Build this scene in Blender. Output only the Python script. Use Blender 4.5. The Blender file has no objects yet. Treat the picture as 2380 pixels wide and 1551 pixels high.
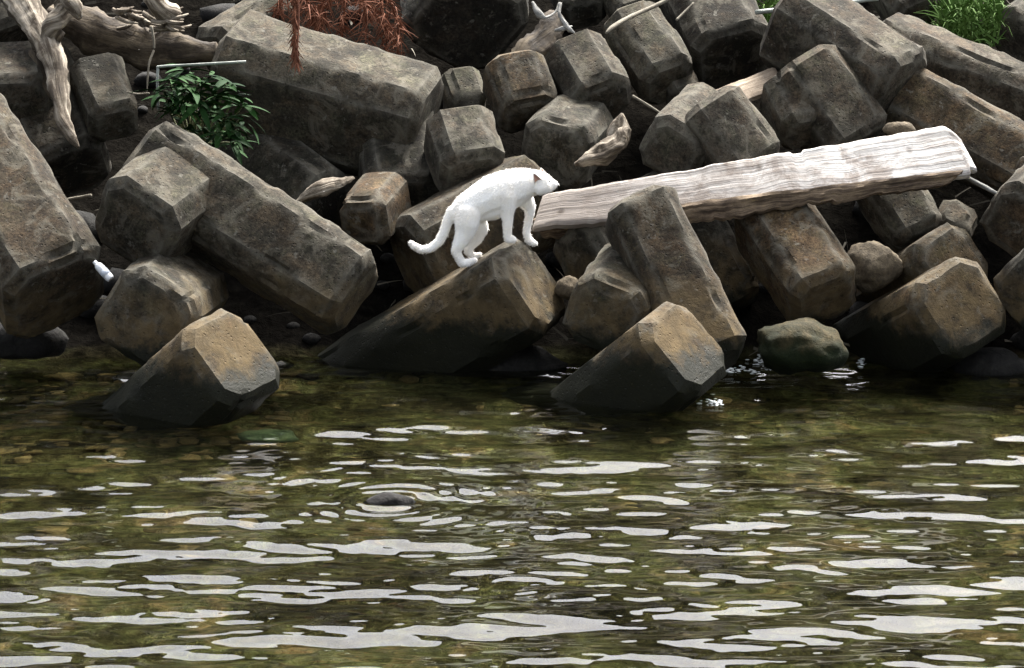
import bpy, bmesh, math, random
import numpy as np
from mathutils import Vector, Matrix, noise as mn

random.seed(7)
rng = np.random.default_rng(11)
R = math.radians
sc = bpy.context.scene
COL = sc.collection

# ------------------------------------------------------------------ camera
CAM_H, PITCH, FOC = 3.0, R(11.0), 110.0
cd = bpy.data.cameras.new('camera')
cd.lens = FOC
cd.sensor_width = 36.0
cd.clip_start = 0.1
cd.clip_end = 2000
cam = bpy.data.objects.new('camera', cd)
COL.objects.link(cam)
cam.location = (0, 0, CAM_H)
cam.rotation_euler = (R(90) - PITCH, 0, 0)
sc.camera = cam

# ------------------------------------------------------------------ world, sun, exposure
SUN_EL, SUN_AZ = R(56), R(26)      # azimuth measured from +Y (away from camera) towards +X
w = bpy.data.worlds.new('World')
sc.world = w
w.use_nodes = True
nt = w.node_tree
bg = nt.nodes['Background']
sky = nt.nodes.new('ShaderNodeTexSky')
sky.sky_type = 'NISHITA'
sky.sun_disc = False
sky.sun_elevation = SUN_EL
sky.sun_rotation = SUN_AZ
sky.air_density = 1.0
sky.dust_density = 6.0
hs = nt.nodes.new('ShaderNodeHueSaturation')
hs.inputs["Saturation"].default_value = 0.38
nt.links.new(sky.outputs[0], hs.inputs['Color'])
nt.links.new(hs.outputs[0], bg.inputs['Color'])
bg.inputs['Strength'].default_value = 0.125

sd = bpy.data.lights.new('sun', 'SUN')
sd.energy = 4.7
sd.angle = R(25)
sd.color = (1.0, 0.97, 0.93)
sun = bpy.data.objects.new('sun', sd)
COL.objects.link(sun)
sdir = Vector((math.cos(SUN_EL) * math.sin(SUN_AZ), math.cos(SUN_EL) * math.cos(SUN_AZ), math.sin(SUN_EL)))
sun.rotation_euler = sdir.to_track_quat('Z', 'Y').to_euler()
sun.location = (5, 5, 20)

sc.view_settings.view_transform = 'Standard'
sc.view_settings.look = 'None'
sc.view_settings.exposure = 2.2
sc.view_settings.gamma = 1.0
sc.view_settings.use_curve_mapping = False
sc.cycles.max_bounces = 8
sc.cycles.transmission_bounces = 6
sc.cycles.use_denoising = True

# ------------------------------------------------------------------ survey helpers (metres, seen from the quay)
VR = Vector((1, 0, 0))
VF = Vector((0, math.cos(PITCH), -math.sin(PITCH)))
VU = Vector((0, math.sin(PITCH), math.cos(PITCH)))
PW, PH = 2380.0, 1551.0


def ray(px, py):
    k = 36.0 / FOC / PW
    return VF + VR * ((px - PW / 2) * k) - VU * ((py - PH / 2) * k)


def slope_y(py):
    d = ray(PW / 2, py)
    t = -d.z / d.y
    return 9.8 / (0.5 + t)


def P(px, py, dY=0.0, Y=None):
    d = ray(px, py)
    if Y is None:
        Y = slope_y(py) + dY
    s = Y / d.y
    return Vector((0, 0, CAM_H)) + d * s


# ------------------------------------------------------------------ object helpers
def tag(o, label=None, cat=None, group=None, kind=None):
    if label: o['label'] = label
    if cat: o['category'] = cat
    if group: o['group'] = group
    if kind: o['kind'] = kind
    return o


def link(o, parent=None):
    COL.objects.link(o)
    if parent is not None:
        o.parent = parent
        o.matrix_parent_inverse = Matrix.Translation(parent.location).inverted()
    return o


def empty(name, loc):
    o = bpy.data.objects.new(name, None)
    o.empty_display_size = 0.1
    o.location = loc
    COL.objects.link(o)
    return o


def mesh_obj(name, V, F, mat, parent=None, smooth=True, origin=None, attr=None, sharp=None):
    V = np.asarray(V, dtype=float)
    if origin is None:
        origin = Vector(V.mean(axis=0)) if parent is None else Vector((0, 0, 0))
    me = bpy.data.meshes.new(name)
    me.from_pydata([tuple(v) for v in (V - np.array(origin))], [], [tuple(f) for f in F])
    if smooth:
        me.polygons.foreach_set('use_smooth', [True] * len(me.polygons))
    if sharp:
        me.set_sharp_from_angle(angle=R(sharp))
    if attr is not None:
        a = me.attributes.new('grain_co', 'FLOAT_VECTOR', 'POINT')
        a.data.foreach_set('vector', np.asarray(attr, dtype=np.float32).ravel())
    me.materials.append(mat)
    me.update()
    o = bpy.data.objects.new(name, me)
    if parent is None:
        o.location = origin
    link(o, parent)
    return o


# ------------------------------------------------------------------ node helpers
def new_mat(name):
    m = bpy.data.materials.new(name)
    m.use_nodes = True
    n = m.node_tree
    return m, n, n.nodes['Principled BSDF']


def N(n, t, **kw):
    x = n.nodes.new(t)
    for k, v in kw.items():
        if k in x.inputs.keys():
            x.inputs[k].default_value = v
        else:
            setattr(x, k, v)
    return x


def L(n, a, b):
    n.links.new(a, b)


def tex_noise(n, vec, scale, detail=4, rough=0.6, dist=0.0):
    x = N(n, 'ShaderNodeTexNoise')
    x.inputs['Scale'].default_value = scale
    x.inputs['Detail'].default_value = detail
    x.inputs['Roughness'].default_value = rough
    x.inputs['Distortion'].default_value = dist
    L(n, vec, x.inputs['Vector'])
    return x.outputs['Fac']


def ramp(n, fac, stops):
    x = N(n, 'ShaderNodeValToRGB')
    e = x.color_ramp.elements
    while len(e) < len(stops):
        e.new(0.5)
    for el, (p, c) in zip(e, stops):
        el.position = p
        el.color = (c, c, c, 1) if not isinstance(c, tuple) else (*c, 1)
    L(n, fac, x.inputs['Fac'])
    return x.outputs['Color']


def mix(n, fac, a, b, mode='MIX'):
    x = N(n, 'ShaderNodeMix', data_type='RGBA', blend_type=mode)
    for sock, val in ((x.inputs[0], fac), (x.inputs[6], a), (x.inputs[7], b)):
        if isinstance(val, (int, float)):
            sock.default_value = val
        elif isinstance(val, tuple):
            sock.default_value = (*val, 1)
        else:
            L(n, val, sock)
    return x.outputs[2]


def math_n(n, op, a, b=None, clamp=False):
    x = N(n, 'ShaderNodeMath', operation=op, use_clamp=clamp)
    for i, v in enumerate((a, b)):
        if v is None: continue
        if isinstance(v, (int, float)):
            x.inputs[i].default_value = v
        else:
            L(n, v, x.inputs[i])
    return x.outputs[0]


def bump(n, h, strength, dist, bsdf):
    x = N(n, 'ShaderNodeBump')
    x.inputs['Strength'].default_value = strength
    x.inputs['Distance'].default_value = dist
    L(n, h, x.inputs['Height'])
    L(n, x.outputs[0], bsdf.inputs['Normal'])


# ------------------------------------------------------------------ materials
def make_concrete():
    m, n, b = new_mat('weathered_concrete')
    geo = N(n, 'ShaderNodeNewGeometry')
    oi = N(n, 'ShaderNodeObjectInfo')
    va = N(n, 'ShaderNodeVectorMath', operation='MULTIPLY_ADD')
    va.inputs[1].default_value = (37.0, 91.0, 53.0)
    L(n, oi.outputs['Random'], va.inputs[0])
    L(n, geo.outputs['Position'], va.inputs[2])
    pos = va.outputs[0]                    # every block gets its own stretch of staining
    base = mix(n, 1.0, oi.outputs['Color'], ramp(n, oi.outputs['Random'], [(0.0, (0.78, 0.78, 0.80)), (0.35, (1.12, 1.08, 1.0)), (0.6, (0.95, 0.98, 0.92)), (0.8, (1.12, 1.02, 0.90)), (1.0, (0.9, 0.88, 0.86))]), 'MULTIPLY')
    big = tex_noise(n, pos, 3.2, 5, 0.62, 0.4)
    mid = tex_noise(n, pos, 13, 6, 0.7, 0.6)
    fine = tex_noise(n, pos, 75, 4, 0.75)
    c = mix(n, 1.0, base, ramp(n, big, [(0.36, 0.62), (0.50, 0.97), (0.64, 1.38)]), 'MULTIPLY')
    c = mix(n, 1.0, c, ramp(n, mid, [(0.37, 0.52), (0.5, 0.97), (0.63, 1.5)]), 'MULTIPLY')
    c = mix(n, 1.0, c, ramp(n, fine, [(0.38, 0.55), (0.5, 1.0), (0.62, 1.5)]), 'MULTIPLY')
    hue = tex_noise(n, pos, 8.5, 5, 0.65, 0.5)
    c = mix(n, 1.0, c, ramp(n, hue, [(0.38, (1.10, 0.99, 0.89)), (0.5, (1.0, 1.0, 1.0)), (0.62, (0.94, 1.02, 0.93))]), 'MULTIPLY')
    # tan lichen / rust bloom
    lic = tex_noise(n, pos, 5.5, 6, 0.68, 0.8)
    c = mix(n, math_n(n, 'MULTIPLY', ramp(n, lic, [(0.56, 0.0), (0.64, 1.0)]), 0.35), c, (0.050, 0.040, 0.026))
    # black biofilm in ragged patches
    blk = tex_noise(n, pos, 4.0, 7, 0.72, 1.0)
    c = mix(n, math_n(n, 'MULTIPLY', ramp(n, blk, [(0.50, 0.0), (0.60, 1.0)]), 0.62), c, (0.009, 0.0085, 0.0065))
    # pale worn patches
    wrn = tex_noise(n, pos, 6.5, 7, 0.72, 0.7)
    c = mix(n, math_n(n, 'MULTIPLY', ramp(n, wrn, [(0.53, 0.0), (0.61, 1.0)]), 0.6), c, (0.080, 0.072, 0.055))
    # pale lichen flecks
    fl = tex_noise(n, pos, 24, 3, 0.6, 0.3)
    c = mix(n, math_n(n, 'MULTIPLY', ramp(n, fl, [(0.63, 0.0), (0.70, 1.0)]), 0.6), c, (0.10, 0.094, 0.078))
    ea = N(n, 'ShaderNodeAttribute')
    ea.attribute_name = 'edge_wear'
    ew = math_n(n, 'MULTIPLY', ea.outputs['Fac'], ramp(n, mid, [(0.36, 0.15), (0.6, 0.85)]))
    c = mix(n, ew, c, (0.072, 0.067, 0.054))
    # small pits
    vo = N(n, 'ShaderNodeTexVoronoi')
    vo.inputs['Scale'].default_value = 34
    L(n, pos, vo.inputs['Vector'])
    pit = ramp(n, vo.outputs['Distance'], [(0.06, 1.0), (0.20, 0.0)])
    c = mix(n, math_n(n, 'MULTIPLY', pit, 0.55), c, (0.014, 0.013, 0.010))
    # tide marks: ochre band, then wet dark weed at the waterline
    sep = N(n, 'ShaderNodeSeparateXYZ')
    L(n, geo.outputs['Position'], sep.inputs[0])
    band = tex_noise(n, pos, 7, 5, 0.7, 0.5)
    zz = math_n(n, 'ADD', sep.outputs['Z'], math_n(n, 'MULTIPLY', math_n(n, 'SUBTRACT', band, 0.5), 0.34))
    och = ramp(n, zz, [(0.20, 0.0), (0.28, 0.9), (0.40, 0.7), (0.56, 0.0)])
    ochn = tex_noise(n, pos, 9, 5, 0.65, 0.2)
    och = math_n(n, 'MULTIPLY', och, ramp(n, ochn, [(0.38, 0.1), (0.54, 1.0)]))
    c = mix(n, och, c, mix(n, mid, (0.022, 0.016, 0.008), (0.115, 0.082, 0.040)))
    weed = ramp(n, zz, [(0.21, 1.0), (0.29, 0.0)])
    c = mix(n, weed, c, mix(n, big, (0.0045, 0.0048, 0.0034), (0.014, 0.0142, 0.0075)))
    L(n, c, b.inputs['Base Color'])
    L(n, mix(n, weed, (0.93, 0.93, 0.93), (0.62, 0.62, 0.62)), b.inputs['Roughness'])
    b.inputs['Specular IOR Level'].default_value = 0.12
    h = math_n(n, 'ADD', math_n(n, 'MULTIPLY', mid, 0.6), math_n(n, 'MULTIPLY', fine, 0.35))
    h = math_n(n, 'SUBTRACT', h, math_n(n, 'MULTIPLY', pit, 0.5))
    bump(n, h, 0.7, 0.014, b)
    return m


def make_rock(name, c0, c1, c2, scale=8, moss=None):
    m, n, b = new_mat(name)
    tc = N(n, 'ShaderNodeTexCoord')
    pos = tc.outputs['Object']
    big = tex_noise(n, pos, scale, 6, 0.65, 0.5)
    fine = tex_noise(n, pos, scale * 7, 4, 0.7)
    c = ramp(n, big, [(0.3, c0), (0.5, c1), (0.7, c2)])
    c = mix(n, 1.0, c, ramp(n, fine, [(0.3, 0.6), (0.7, 1.35)]), 'MULTIPLY')
    if moss:
        sep = N(n, 'ShaderNodeSeparateXYZ')
        L(n, N(n, 'ShaderNodeNewGeometry').outputs['Position'], sep.inputs[0])
        zz = math_n(n, 'ADD', sep.outputs['Z'], math_n(n, 'MULTIPLY', math_n(n, 'SUBTRACT', big, 0.5), 0.25))
        c = mix(n, ramp(n, zz, [(moss[0], 1.0), (moss[1], 0.0)]), c, mix(n, fine, moss[2], moss[3]))
    L(n, c, b.inputs['Base Color'])
    b.inputs['Roughness'].default_value = 0.9
    b.inputs['Specular IOR Level'].default_value = 0.15
    bump(n, math_n(n, 'ADD', big, math_n(n, 'MULTIPLY', fine, 0.4)), 0.7, 0.02, b)
    return m


def make_wood(name, dark, mid_, light, fibre=60, along=2.2, rough=0.85, patch=None, fade=None):
    m, n, b = new_mat(name)
    at = N(n, 'ShaderNodeAttribute')
    at.attribute_name = 'grain_co'
    mp = N(n, 'ShaderNodeMapping')
    mp.inputs['Scale'].default_value = (along, fibre, fibre)
    L(n, at.outputs['Vector'], mp.inputs['Vector'])
    f = tex_noise(n, mp.outputs[0], 1.0, 5, 0.7, 0.3)
    g = tex_noise(n, at.outputs['Vector'], 9, 5, 0.65, 0.4)
    c = ramp(n, math_n(n, 'ADD', math_n(n, 'MULTIPLY', f, 0.6), math_n(n, 'MULTIPLY', g, 0.4)),
             [(0.34, dark), (0.47, mid_), (0.62, light)])
    if patch:
        p = tex_noise(n, at.outputs['Vector'], 4.5, 5, 0.7, 0.6)
        c = mix(n, math_n(n, 'MULTIPLY', ramp(n, p, [(0.50, 0.0), (0.60, 1.0)]), 0.7), c, patch)
    if fade:
        sx = N(n, 'ShaderNodeSeparateXYZ')
        L(n, N(n, 'ShaderNodeTexCoord').outputs['Object'], sx.inputs[0])
        fx = math_n(n, 'ADD', math_n(n, 'SUBTRACT', sx.outputs['X'], 1.10), math_n(n, 'MULTIPLY', math_n(n, 'SUBTRACT', tex_noise(n, at.outputs['Vector'], 3.2, 5, 0.7, 0.5), 0.5), 1.6))
        fq = math_n(n, 'ADD', math_n(n, 'MULTIPLY', fx, 0.5), 0.5)
        c = mix(n, ramp(n, fq, [(0.15, 0.85), (0.45, 0.45), (0.72, 0.0)]), c, mix(n, f, fade, tuple(q * 2.2 for q in fade)))
        # knots and old nail holes
        vk = N(n, 'ShaderNodeTexVoronoi')
        vk.inputs['Scale'].default_value = 7
        L(n, at.outputs['Vector'], vk.inputs['Vector'])
        c = mix(n, math_n(n, 'MULTIPLY', ramp(n, vk.outputs['Distance'], [(0.05, 1.0), (0.16, 0.0)]), 0.8), c, (0.06, 0.045, 0.035))
    L(n, c, b.inputs['Base Color'])
    b.inputs['Roughness'].default_value = rough
    b.inputs['Specular IOR Level'].default_value = 0.2
    bump(n, math_n(n, 'ADD', f, math_n(n, 'MULTIPLY', g, 0.5)), 0.8, 0.012, b)
    return m


def make_leaf(name, c0, c1):
    m, n, b = new_mat(name)
    oi = N(n, 'ShaderNodeObjectInfo')
    geo = N(n, 'ShaderNodeNewGeometry')
    v = tex_noise(n, geo.outputs['Position'], 14, 3, 0.6)
    f = math_n(n, 'ADD', math_n(n, 'MULTIPLY', oi.outputs['Random'], 0.5), math_n(n, 'MULTIPLY', v, 0.5))
    L(n, ramp(n, f, [(0.2, c0), (0.75, c1)]), b.inputs['Base Color'])
    b.inputs['Roughness'].default_value = 0.75
    b.inputs['Specular IOR Level'].default_value = 0.06
    return m


M_CON = make_concrete()
M_PLANK = make_wood('bleached_plank_wood', (0.15, 0.12, 0.10), (0.38, 0.355, 0.325), (0.55, 0.53, 0.505), 60, 1.3, patch=(0.17, 0.135, 0.11), fade=(0.085, 0.071, 0.060))
M_ROT = make_wood('rotten_brown_wood', (0.016, 0.011, 0.008), (0.055, 0.038, 0.024), (0.17, 0.125, 0.08), 60, 4)
M_DRIFT = make_wood('driftwood', (0.014, 0.010, 0.007), (0.055, 0.042, 0.028), (0.27, 0.235, 0.185), 34, 2.5)
M_BARK = make_wood('dark_log_bark', (0.008, 0.006, 0.004), (0.026, 0.019, 0.012), (0.085, 0.066, 0.042), 26, 5)
M_BOARD = make_wood('grey_brown_board', (0.045, 0.035, 0.025), (0.12, 0.09, 0.062), (0.24, 0.20, 0.15), 50, 2)
M_STICK = make_wood('pale_stick', (0.05, 0.043, 0.032), (0.10, 0.088, 0.066), (0.18, 0.16, 0.125), 40, 5)
M_WHITE = make_wood('bleached_white_root', (0.03, 0.03, 0.027), (0.10, 0.098, 0.09), (0.25, 0.246, 0.23), 30, 4)
M_PIPE = make_wood('pale_green_pipe', (0.09, 0.10, 0.085), (0.15, 0.16, 0.14), (0.24, 0.26, 0.235), 20, 3, 0.5)
M_LEAF = make_leaf('lance_leaf', (0.003, 0.013, 0.003), (0.015, 0.044, 0.009))
M_GRASS = make_leaf('grass_blade', (0.018, 0.045, 0.009), (0.075, 0.125, 0.03))
M_DEAD = make_leaf('dead_frond', (0.030, 0.011, 0.007), (0.125, 0.050, 0.028))
M_STEM = make_wood('plant_stem', (0.05, 0.06, 0.03), (0.09, 0.10, 0.05), (0.14, 0.14, 0.08), 20, 5)
M_MOSSROCK = make_rock('mossy_boulder', (0.012, 0.0105, 0.005), (0.026, 0.021, 0.009), (0.062, 0.046, 0.022), 7,
                       (0.16, 0.30, (0.002, 0.004, 0.001), (0.0075, 0.012, 0.0025)))
M_GREENROCK = make_rock('weedy_stone', (0.006, 0.012, 0.006), (0.015, 0.024, 0.011), (0.035, 0.045, 0.022), 9)
M_TANROCK = make_rock('tan_stone', (0.03, 0.024, 0.015), (0.07, 0.055, 0.036), (0.125, 0.10, 0.065), 9)
M_DARKROCK = make_rock('dark_stone', (0.004, 0.0037, 0.0033), (0.009, 0.0085, 0.0075), (0.018, 0.017, 0.015), 9)


def make_plain(name, col, rough, spec=0.4):
    m, n, b = new_mat(name)
    tc = N(n, 'ShaderNodeTexCoord')
    v = tex_noise(n, tc.outputs['Object'], 40, 4, 0.6)
    L(n, mix(n, 1.0, col, ramp(n, v, [(0.3, 0.85), (0.7, 1.1)]), 'MULTIPLY'), b.inputs['Base Color'])
    b.inputs['Roughness'].default_value = rough
    b.inputs['Specular IOR Level'].default_value = spec
    return m


def make_fur():
    m, n, b = new_mat('white_fur')
    tc = N(n, 'ShaderNodeTexCoord')
    mp = N(n, 'ShaderNodeMapping')
    mp.inputs['Scale'].default_value = (70, 160, 200)
    L(n, tc.outputs['Object'], mp.inputs['Vector'])
    v = tex_noise(n, mp.outputs[0], 1.0, 5, 0.7, 0.6)
    g = tex_noise(n, tc.outputs['Object'], 11, 3, 0.5)
    c = ramp(n, g, [(0.35, (0.84, 0.80, 0.73)), (0.65, (0.88, 0.87, 0.84))])
    L(n, mix(n, 1.0, c, ramp(n, v, [(0.3, 0.90), (0.6, 1.0)]), 'MULTIPLY'), b.inputs['Base Color'])
    b.inputs['Roughness'].default_value = 0.9
    b.inputs['Specular IOR Level'].default_value = 0.1
    b.inputs['Sheen Weight'].default_value = 0.3
    bump(n, v, 0.25, 0.003, b)
    return m


M_FUR = make_fur()
M_PINK = make_plain('pink_skin', (0.42, 0.24, 0.18), 0.7)
M_EYE = make_plain('dark_eye', (0.03, 0.028, 0.012), 0.15, 0.6)
M_NOSE = make_plain('nose_skin', (0.34, 0.16, 0.13), 0.5)
M_PLASTIC = make_plain('white_plastic', (0.50, 0.51, 0.52), 0.4)
M_GREYPL = make_plain('grey_plastic', (0.35, 0.38, 0.42), 0.4)
M_WEED = make_leaf('water_weed', (0.02, 0.05, 0.028), (0.07, 0.12, 0.06))
M_PURPLE = make_leaf('purple_weed', (0.025, 0.012, 0.016), (0.07, 0.03, 0.035))


def make_ground():
    m, n, b = new_mat('shore_ground')
    geo = N(n, 'ShaderNodeNewGeometry')
    pos = geo.outputs['Position']
    a = tex_noise(n, pos, 2.6, 6, 0.65, 0.6)
    bb = tex_noise(n, pos, 14, 5, 0.7, 0.4)
    sep = N(n, 'ShaderNodeSeparateXYZ')
    L(n, pos, sep.inputs[0])
    bed = ramp(n, a, [(0.34, (0.007, 0.0064, 0.0032)), (0.46, (0.022, 0.019, 0.009)), (0.56, (0.034, 0.034, 0.0145)), (0.66, (0.064, 0.045, 0.023))])
    bed = mix(n, 1.0, bed, ramp(n, bb, [(0.36, 0.35), (0.5, 0.95), (0.64, 1.9)]), 'MULTIPLY')
    soil = ramp(n, bb, [(0.3, (0.002, 0.0018, 0.0015)), (0.55, (0.005, 0.0045, 0.0038)), (0.75, (0.010, 0.009, 0.007))])  # near-black soil: the shadow of the gaps is put into its colour
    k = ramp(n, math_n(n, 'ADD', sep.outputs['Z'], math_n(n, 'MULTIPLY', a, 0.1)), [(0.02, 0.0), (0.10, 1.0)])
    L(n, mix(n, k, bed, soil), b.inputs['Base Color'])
    b.inputs['Specular IOR Level'].default_value = 0.0
    b.inputs['Roughness'].default_value = 0.95
    bump(n, math_n(n, 'ADD', a, bb), 0.8, 0.04, b)
    return m


def make_water():
    m, n, b = new_mat('river_water')
    b.inputs['Base Color'].default_value = (0.72, 0.77, 0.58, 1)
    b.inputs['Transmission Weight'].default_value = 1.0
    b.inputs['Roughness'].default_value = 0.015
    b.inputs['IOR'].default_value = 1.333
    return m


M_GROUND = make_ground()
M_WATER = make_water()

# ------------------------------------------------------------------ ground and water
BANK_TOP = 10.0  # unseen upper bank, raised to keep sky out of the water's reflections


def ground_z(x, y):
    bed = -0.12 - 0.10 * np.clip(14.8 - y, 0, 8) - 0.03 * np.clip(x + 1.2, 0, 3) * np.clip(15 - y, 0, 1)
    slope = 0.5 * (y - 13.6) - 0.62
    z = np.maximum(bed, slope)
    z = np.minimum(z, BANK_TOP + 0.01 * np.clip(y - 20, 0, 1e4))
    return z


def axis(lo, hi, step, far_lo, far_hi, grow=1.25):
    c = list(np.arange(lo, hi + step / 2, step))
    s, v = step, hi
    while v < far_hi:
        s *= grow
        v += s
        c.append(v)
    s, v, pre = step, lo, []
    while v > far_lo:
        s *= grow
        v -= s
        pre.append(v)
    return np.array(pre[::-1] + c)


def grid_faces(nx, ny):
    i = np.arange(nx - 1)[None, :] + np.arange(ny - 1)[:, None] * nx
    return np.stack([i, i + 1, i + 1 + nx, i + nx], axis=-1).reshape(-1, 4)


xs = axis(-3.2, 3.2, 0.06, -300, 300)
ys = axis(9.0, 21.0, 0.06, -40, 900)
X, Y = np.meshgrid(xs, ys)
Z = ground_z(X, Y)
fl = np.array([mn.fractal(Vector((a * 2.2, b_ * 2.2, 0.3)), 0.8, 2.0, 4) for a, b_ in zip(X.ravel(), Y.ravel())]).reshape(X.shape)
Z = Z + fl * 0.045
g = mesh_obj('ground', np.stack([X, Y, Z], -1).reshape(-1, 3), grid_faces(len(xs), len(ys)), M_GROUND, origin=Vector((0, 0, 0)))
tag(g, kind='structure')

# water: a sum of short wavelets running towards the stones
xs = axis(-2.6, 2.6, 0.011, -300, 300, 1.35)
ys = axis(9.3, 15.6, 0.0085, -40, 15.9, 1.35)
X, Y = np.meshgrid(xs, ys)
Z = np.zeros_like(X)
NW = 70
for k in range(NW):
    lam = math.exp(rng.uniform(math.log(0.10), math.log(0.60)))
    th = rng.normal(0, 0.40) + (math.pi if rng.random() < 0.3 else 0)
    kx, ky = math.sin(th) * 2 * math.pi / lam, math.cos(th) * 2 * math.pi / lam
    sl = 0.0124 * (lam / 0.4) ** 0.25
    Z += sl * lam / (2 * math.pi) * np.sin(kx * X + ky * Y + rng.uniform(0, 6.28))
for k in range(34):
    lam = math.exp(rng.uniform(math.log(0.055), math.log(0.11)))
    th = rng.normal(0, 0.5)
    kx, ky = math.sin(th) * 2 * math.pi / lam, math.cos(th) * 2 * math.pi / lam
    Z += 0.0062 * lam / (2 * math.pi) * np.sin(kx * X + ky * Y + rng.uniform(0, 6.28))
calm = 1.0 + 0.42 * np.clip((Y - 12.2) / 1.6, 0, 1)
amp = np.array([mn.noise(Vector((a * 0.9, 0.0, 3.3))) for a in xs])[None, :] * 0.25
amp2 = np.array([mn.noise(Vector((0.0, b_ * 1.1, 7.3))) for b_ in ys])[:, None] * 0.25
Z *= calm * (1 + amp + amp2)
STONE = P(905, 1165, Y=3.0 / math.tan(PITCH + math.atan((1165 - PH / 2) * 36 / FOC / PW)))
rr = np.hypot(X - STONE.x, (Y - STONE.y))
Z += 0.0035 * np.sin(rr * 2 * math.pi / 0.085) * np.exp(-rr / 0.32)
fade = np.clip(1 - (np.maximum(np.abs(X) - 2.6, 0)) / 6, 0, 1) * np.clip(1 - np.maximum(9.3 - Y, 0) / 6, 0, 1)
Z *= fade
wt = mesh_obj('water', np.stack([X, Y, Z], -1).reshape(-1, 3), grid_faces(len(xs), len(ys)), M_WATER, origin=Vector((0, 0, 0)))
tag(wt, kind='structure')


# ------------------------------------------------------------------ concrete legs
def resample(pts, step, keep=False):
    pts = np.asarray(pts, float)
    if keep:                       # keep every corner exactly
        out = []
        for a, b in zip(pts[:-1], pts[1:]):
            n = max(1, int(round(np.linalg.norm(b - a) / step)))
            out += [a + (b - a) * i / n for i in range(n)]
        return np.array(out + [pts[-1]])
    seg = np.hypot(*(pts[1:] - pts[:-1]).T)
    cum = np.r_[0, np.cumsum(seg)]
    n = max(4, int(round(cum[-1] / step)))
    t = np.linspace(0, cum[-1], n + 1)
    return np.stack([np.interp(t, cum, pts[:, i]) for i in range(pts.shape[1])], -1)


def leg_geo(px, py, dY, th, ph, w_, h_, Ln, roll=0.0, ch=0.19, tc=0.042, taper=0.06):
    """one arm of an armour block: tip position, heading, section, roll; returns verts, faces, edge weight"""
    T = P(px, py, dY)
    th, ph = R(th), R(ph)
    e = VR * math.cos(th) + VU * math.sin(th)
    d = (e * math.cos(ph) - VF * math.sin(ph)).normalized()
    n0 = VU * math.cos(th) - VR * math.sin(th)
    if n0.z < 0: n0 = -n0
    v0 = (-VF * math.cos(ph) - e * math.sin(ph)).normalized()
    al = R(roll)                   # how far the face towards the water is turned up
    m1 = v0 * math.cos(al) + n0 * math.sin(al)
    n1 = n0 * math.cos(al) - v0 * math.sin(al)
    flip = m1.cross(n1).dot(d) < 0
    a, b_, c = w_ / 2, h_ / 2, ch * min(w_, h_)
    poly = [(a - c, -b_), (a, -b_ + c), (a, b_ - c), (a - c, b_), (-a + c, b_), (-a, b_ - c), (-a, -b_ + c), (-a + c, -b_), (a - c, -b_)]
    ring = resample(poly, 0.024, True)[:-1]
    corner = np.min([np.hypot(ring[:, 0] - q[0], ring[:, 1] - q[1]) for q in poly[:-1]], axis=0)
    cw = np.clip(1 - corner / 0.03, 0, 1)
    s1 = 1 - tc * 0.95 / min(a, b_)
    q0 = min(a, b_)
    prof = resample([(0.02 * q0, 0), (s1 * q0, 0), (q0, tc), ((1 + taper * Ln) * q0, Ln - tc), (s1 * q0, Ln), (0.02 * q0, Ln)], 0.027, True)
    prof[:, 0] /= q0
    pw = np.clip(1 - np.minimum(np.hypot((prof[:, 0] - s1) * a, prof[:, 1]), np.hypot((prof[:, 0] - 1) * a, prof[:, 1] - tc)) / 0.035, 0, 1)
    nr, npf = len(ring), len(prof)
    A = np.array(T)[None, None, :] - np.array(d)[None, None, :] * prof[:, 1][:, None, None]
    V = A + prof[:, 0][:, None, None] * (ring[:, 0][None, :, None] * np.array(m1) + ring[:, 1][None, :, None] * np.array(n1))
    EW = np.maximum(cw[None, :] * (prof[:, 0] > 0.9)[:, None], pw[:, None])
    V = V.reshape(-1, 3)
    F = []
    for i in range(npf - 1):
        for j in range(nr):
            k = (j + 1) % nr
            F.append((i * nr + j, i * nr + k, (i + 1) * nr + k, (i + 1) * nr + j))
    c0 = len(V)
    V = np.vstack([V, np.array(T)[None], (np.array(T) - np.array(d) * Ln)[None]])
    for j in range(nr):
        k = (j + 1) % nr
        F.append((c0, k, j))
        F.append((c0 + 1, (npf - 1) * nr + j, (npf - 1) * nr + k))
    EW = np.r_[EW.ravel(), 0, 0]
    if not flip:
        F = [f[::-1] for f in F]
    # wear: gentle waviness, chipped edges
    out = V.copy()
    C = A.mean(axis=(0, 1))
    so = random.uniform(0, 50)
    for i, (v, ew) in enumerate(zip(V, EW)):
        q = Vector(v)
        ax = np.array(T) - np.array(d) * np.clip(np.dot(np.array(T) - v, np.array(d)), 0.12, Ln - 0.12)
        r = v - ax
        r /= (np.linalg.norm(r) + 1e-6)
        o1 = mn.fractal(q * 5 + Vector((so, 0, 0)), 0.9, 2.0, 3) * 0.003
        chip = max(0.0, mn.noise(q * 11 + Vector((0, so, 0))) + 0.12) * 0.018 * ew
        chip += max(0.0, mn.noise(q * 4.5 + Vector((0, 0, so))) - 0.12) * 0.075 * ew
        out[i] = v + r * (o1 - chip)
    return out, F, EW


GRP = 'concrete armour blocks piled along the shore'
GREY = (0.0299, 0.0256, 0.0193)
DARK = (0.0151, 0.0133, 0.0102)  # dark concrete; also paints shade into blocks deep in the gaps
BROWN = (0.0238, 0.0184, 0.0122)
TAN = (0.0407, 0.0297, 0.0174)
PALE = (0.0436, 0.0378, 0.0286)
BLOCKS = []


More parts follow.
